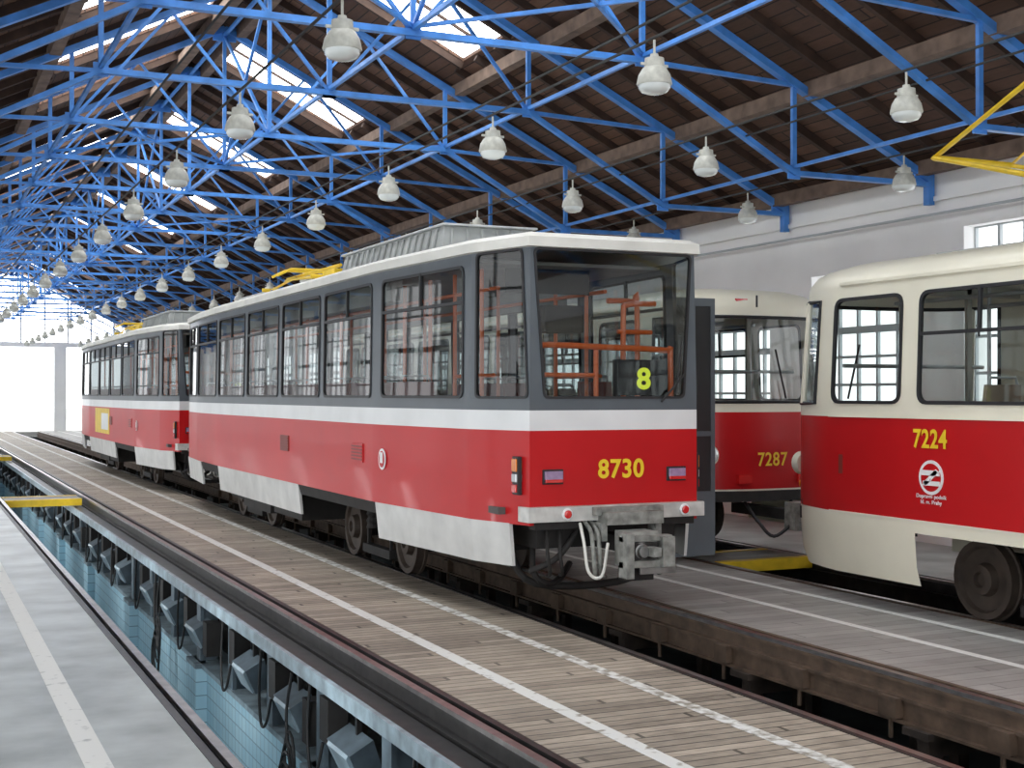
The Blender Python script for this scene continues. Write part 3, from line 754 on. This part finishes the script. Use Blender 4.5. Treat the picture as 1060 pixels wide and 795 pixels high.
for y in (10.6, 16.8):
    for q in range(4):
        a = []
        for t in range(13):
            an = math.pi*2*t/12
            a.append((2.84-.012*q, y+math.cos(an+q)*(.15+.03*q), -1.0-.10*q+math.sin(an+q)*(.22+.02*q)))
        l.tube(a, .013, 'wire', 6)
    l.curve([(2.86, y, -.3), (2.84, y+.1, -.7), (2.82, y-.15, -1.3), (2.82, y+.2, -1.7)], .013, 'wire', 6)
l.build('pit_lamps_and_cables', pit)

sp = MB()
for x in (6.38, 8.60, 5.05, 9.98):
    y = -3.4
    while y < 74:
        sp.box(x-.06, x+.06, y-.06, y+.06, -2.3, -.32, 'rustd')
        sp.box(x-.13, x+.13, y-.13, y+.13, -.37, -.32, 'rustd')
        y += 2.1
y = -3.4
while y < 72:
    sp.bar((5.05, y, -.45), (6.38, y, -1.6), .05, .05, 'rustd'); sp.bar((6.38, y, -.45), (6.38, y+2.1, -1.9), .05, .05, 'rustd')
    sp.bar((6.38, y, -.45), (8.6, y, -.45), .08, .12, 'rustd'); sp.bar((3.3, y, -.26), (5.05, y, -.26), .08, .2, 'rustd')
    y += 2.1
sp.build('support_frame', tracks[1])
cl = MB(); y = 1.1
while y < 30:
    cl.box(6.26, 6.34, y-.09, y+.09, -.29, -.15, 'rust'); cl.tube([(6.30, y, -.29), (6.30, y, -.44)], .018, 'rust', 6); y += 1.05
cl.build('rail_clamps', tracks[1])
for (x0, x1, yy) in ((1.64, 3.0, 26.6), (8.64, 9.94, 13.6), (1.64, 3.0, 45)):
    c = MB(); c.box(x0, x1, yy-.5, yy+.5, -.06, .0, 'conc2'); c.box(x0, x1, yy-.5, yy-.38, 0, .008, 'yellow'); c.box(x0, x1, yy+.38, yy+.5, 0, .008, 'yellow')
    c.box(x0, x1, yy-.52, yy-.5, -.12, .008, 'yellow')
    c.build('pit_crossing_board')

def winwall(name, x0, x1, zs, ztf, hwid, frame_x):
    w = MB(); fr = MB()
    w.box(x0, x1, Y0, Y1, -2.5, zs, 'wall')
    cen = [bb+1.575 for bb in bays[:-1]]
    e0 = Y0
    for c in cen:
        zt = ztf(c)
        w.box(x0, x1, e0, c-hwid, zs, WZ, 'wall'); e0 = c+hwid
        w.box(x0, x1, c-hwid, c+hwid, zt, WZ, 'wall')
        n = 5
        for q in range(n+1):
            y = c-hwid+2*hwid*q/n; fr.box(frame_x-.025, frame_x+.025, y-.022, y+.022, zs, zt, 'frame')
        m = 6
        for q in range(m+1):
            z = zs+(zt-zs)*q/m; fr.box(frame_x-.02, frame_x+.02, c-hwid, c+hwid, z-.02, z+.02, 'frame')
        fr.box(frame_x-.04, frame_x+.04, c-hwid, c+hwid, zs+(zt-zs)*.66-.05, zs+(zt-zs)*.66+.05, 'frame')
    w.box(x0, x1, e0, Y1, zs, WZ, 'wall')
    w.build(name); fr.build('window_1' if x0 > 0 else 'window_2')
winwall('wall_right', WX, WX+.4, 1.3, lambda c: 4.12 if c < 13.5 else (3.72 if c < 17 else 3.35), 1.05, WX+.2)
winwall('wall_left', LX-.4, LX, .5, lambda c: 4.4, 1.3, LX-.2)
t = MB()
t.box(WX-.07, WX, Y0, Y1, 4.50, 4.56, 'wall'); t.box(WX-.12, WX, Y0, Y1, 4.90, 5.0, 'wall')
t.tube([(WX-.1, Y0, 4.32), (WX-.1, Y1, 4.32)], .02, 'frame', 6)
t.build('trim_1')
w = MB()
gates = [(.9, 3.9), (4.2, 7.2), (7.8, 10.8)]
e0 = LX
for a, bq in gates:
    w.box(e0, a, Y1, Y1+.4, -.3, 4.5, 'wall'); e0 = bq
w.box(e0, WX, Y1, Y1+.4, -.3, 4.5, 'wall')
w.box(LX, WX, Y1, Y1+.4, 4.5, 4.75, 'wall')
w.build('wall_back')
g = MB()  # glowing gable panel with mullions, added to brighten the far end
g.face([(LX+.3, Y1+.2, 4.75), (WX-.3, Y1+.2, 4.75), (WX-.3, Y1+.2, WZ), (RX, Y1+.2, RZ-.1), (LX+.3, Y1+.2, WZ)], 'sky')
for q in range(12):
    x = LX+.6+q*1.2; g.box(x-.04, x+.04, Y1+.1, Y1+.19, 4.75, max(4.8, RZ-.496*abs(x-RX)-.1), 'frame')
g.build('gable_glow_panel')
w = MB(); w.box(-60, 80, Y1+.4, 200, -.3, -.05, 'ground'); w.build('ground')

sl = (RZ-WZ)/(WX-RX)
def roof(side, sky_every, sky_ph, name):
    r = MB(); s = MB()
    sx = lambda d: RX+side*d
    zz = lambda d, o=0: RZ-sl*d+o
    dE = 7.7
    def slabp(d0, d1, y0, y1, k, o0=0, o1=.06, target=r):
        target.hexa([(sx(d0), y0, zz(d0, o0)), (sx(d1), y0, zz(d1, o0)), (sx(d1), y1, zz(d1, o0)), (sx(d0), y1, zz(d0, o0)),
                (sx(d0), y0, zz(d0, o1)), (sx(d1), y0, zz(d1, o1)), (sx(d1), y1, zz(d1, o1)), (sx(d0), y1, zz(d0, o1))], k)
    a, bb = .45, 2.9
    slabp(0, a, Y0, Y1, 'roofboards'); slabp(bb, dE, Y0, Y1, 'roofboards')
    prev = Y0
    for i, yb in enumerate(bays[:-1]):
        if (i + sky_ph) % sky_every:
            for q in (.4, 1.2, 1.95, 2.75):
                y = yb+q; r.bar((sx(.05), y, zz(.05, -.06)), (sx(bb), y, zz(bb, -.06)), .07, .12, 'rafter')
            continue
        hw_ = .88 if side > 0 else .78
        c = yb+1.575; y0, y1 = c-hw_, c+hw_
        slabp(a, bb, prev, y0, 'roofboards'); prev = y1
        slabp(a, bb, y0, y1, 'sky', .05, .06, s)
        yq = (y0+y1)/2; s.bar((sx(a), yq, zz(a, .03)), (sx(bb), yq, zz(bb, .03)), .04, .05, 'rafter')
        for yq in (y0-.05, y1+.05): r.bar((sx(.05), yq, zz(.05, -.06)), (sx(bb), yq, zz(bb, -.06)), .07, .12, 'rafter')
    slabp(a, bb, prev, Y1, 'roofboards')
    for yb in bays:
        for q in (.4, 1.2, 1.95, 2.75):
            y = yb+q
            if y > Y1-.1: continue
            r.bar((sx(bb), y, zz(bb, -.06)), (sx(dE), y, zz(dE, -.06)), .07, .12, 'rafter')
    for d in (.28, 3.10, 5.3, 7.05):
        r.box(sx(d)-.08, sx(d)+.08, Y0, Y1, zz(d)-.30, zz(d)-.12, 'purlin')
    ob = r.build(name); s.build('skylight', ob)
i0 = min(range(len(bays)), key=lambda i: abs(bays[i]-16.72))
roof(1, 2, (-i0) % 2, 'ceiling_right'); roof(-1, 1, 0, 'ceiling_left')

def truss_mesh():
    t = MB()
    def L2(p, q, w=.06, h=.06): t.bar((p[0], 0, p[1]), (q[0], 0, q[1]), w, h, 'blue')
    o = .30
    def top(d): return RZ-sl*d-o
    for s in (1, -1):
        X = lambda d: RX+s*d
        L2((X(7.2), top(7.1)-.02), (X(0), top(0)), .11, .09)
        L2((X(7.2), 4.72), (X(5.04), 4.72), .09, .06)
        L2((X(5.04), 4.72), (X(2.87), 5.90), .09, .06)
        L2((X(2.87), 5.90), (X(0), 5.90), .09, .07)
        L2((X(5.04), 4.72), (X(5.04), top(5.04)), .06, .05)
        L2((X(2.87), 5.90), (X(2.87), top(2.87)), .06, .05)
        L2((X(2.87), 5.90), (X(5.04), top(5.04)), .06, .05)
        L2((X(2.87), 5.90), (X(1.45), top(1.45)), .05, .04)
        L2((X(1.45), top(1.45)), (X(0), 5.90), .05, .04)
        for dd, z in ((5.04, 4.72), (2.87, 5.9), (0, 5.9), (7.05, 4.78)):
            t.box(X(dd)-.09, X(dd)+.09, -.012, .012, z-.07, z+.10, 'blue')
        L2((X(7.2), 4.45), (X(7.2), 5.0), .10, .10)
    L2((RX, 5.90), (RX, top(0)), .06, .05)
    t.box(RX-.2, RX+.2, -.014, .014, top(0)-.22, top(0)+.03, 'blue')
    return t
tm = truss_mesh(); first = tm.build('roof_truss'); first.location = (0, bays[0], 0)
for yb in bays[1:]:
    o = bpy.data.objects.new('roof_truss', first.data); o.location = (0, yb, 0); sc.collection.objects.link(o)
lb = MB()
for x, z, w in ((RX, 5.95, .05), (RX+2.87, 5.95, .05), (RX-2.87, 5.95, .05), (RX+5.04, 4.80, .04), (RX-5.04, 4.8, .04), (RX, 8.2, .05)):
    lb.box(x-w/2, x+w/2, Y0, Y1-.1, z-w/2, z+w/2, 'blue')
for i, (a, bq) in enumerate(zip(bays, bays[1:])):
    if i % 3 == 1:
        lb.bar((RX, a, 5.95), (RX, bq, 8.2), .045, .045, 'blue'); lb.bar((RX, a, 8.2), (RX, bq, 5.95), .045, .045, 'blue')
        for s in (-1, 1):
            lb.bar((RX+s*2.87, a, 5.97), (RX, bq, 5.97), .04, .04, 'blue'); lb.bar((RX, a, 5.97), (RX+s*2.87, bq, 5.97), .04, .04, 'blue')
lb.build('truss_bracing')

wr = MB()
for x in (2.77, 5.3, 7.8, 10.5): wr.tube([(x, Y0+.2, 4.755), (x, Y1-.2, 4.755)], .013, 'wire', 5)
for x in (2.35, 5.7, 9.3): wr.tube([(x, Y0+.2, 5.12), (x, Y1-.2, 5.12)], .013, 'wire', 5)
wr.build('overhead_wires')
lm = MB()
lm.lathe((0, 0, 0), (0, 0, 1), [(.010, .295), (.010, .19), (.03, .185), (.035, .16), (.075, .15), (.080, .08), (.095, .07), (.125, .02), (.14, -.05), (.135, -.06)], 'lampcap', 24)
lm.lathe((0, 0, 0), (0, 0, 1), [(.128, -.055), (.125, -.085), (.10, -.115), (.05, -.13), (.01, -.132)], 'lampglass', 24)
lm.bar((-.12, 0, .10), (.12, 0, .10), .02, .02, 'lampcap')
fl = None
for x in (2.77, 5.3, 7.8, 10.5):
    for k in range(-1, 20):
        y = 8.95+3.14*k
        if fl is None:
            fl = lm.build('pendant_lamp', smooth=50); fl.location = (x, y, 4.44)
        else:
            o = bpy.data.objects.new('pendant_lamp', fl.data); o.location = (x, y, 4.44); sc.collection.objects.link(o)

# ------------------------------------------------------------------ light
w = bpy.data.worlds.new('World'); sc.world = w; w.use_nodes = True
w.node_tree.nodes['Background'].inputs[0].default_value = (0.95, 0.975, 1.0, 1)
w.node_tree.nodes['Background'].inputs[1].default_value = 2.55
for k in range(9):  # fill lights added out of view to brighten the pit tiles
    d = bpy.data.lights.new('pit_fill_light', 'AREA'); d.shape = 'RECTANGLE'; d.size = 3.6; d.size_y = .12; d.energy = 34; d.color = (.95, .98, 1)
    o = bpy.data.objects.new('pit_fill_light', d); o.location = (1.50, 5+4.0*k, -.95)
    o.rotation_euler = (Vector((1, 0, -.35))).to_track_quat('-Z', 'Z').to_euler()
    o.parent = pit; sc.collection.objects.link(o)

cam = bpy.data.cameras.new('camera'); co = bpy.data.objects.new('camera', cam); sc.collection.objects.link(co)
cam.sensor_width = 36; cam.lens = 1374/1060*36; cam.clip_end = 500
co.location = (0, 0, 1.97)
co.rotation_euler = (math.radians(90+.44), 0, math.radians(-24.5))
sc.camera = co
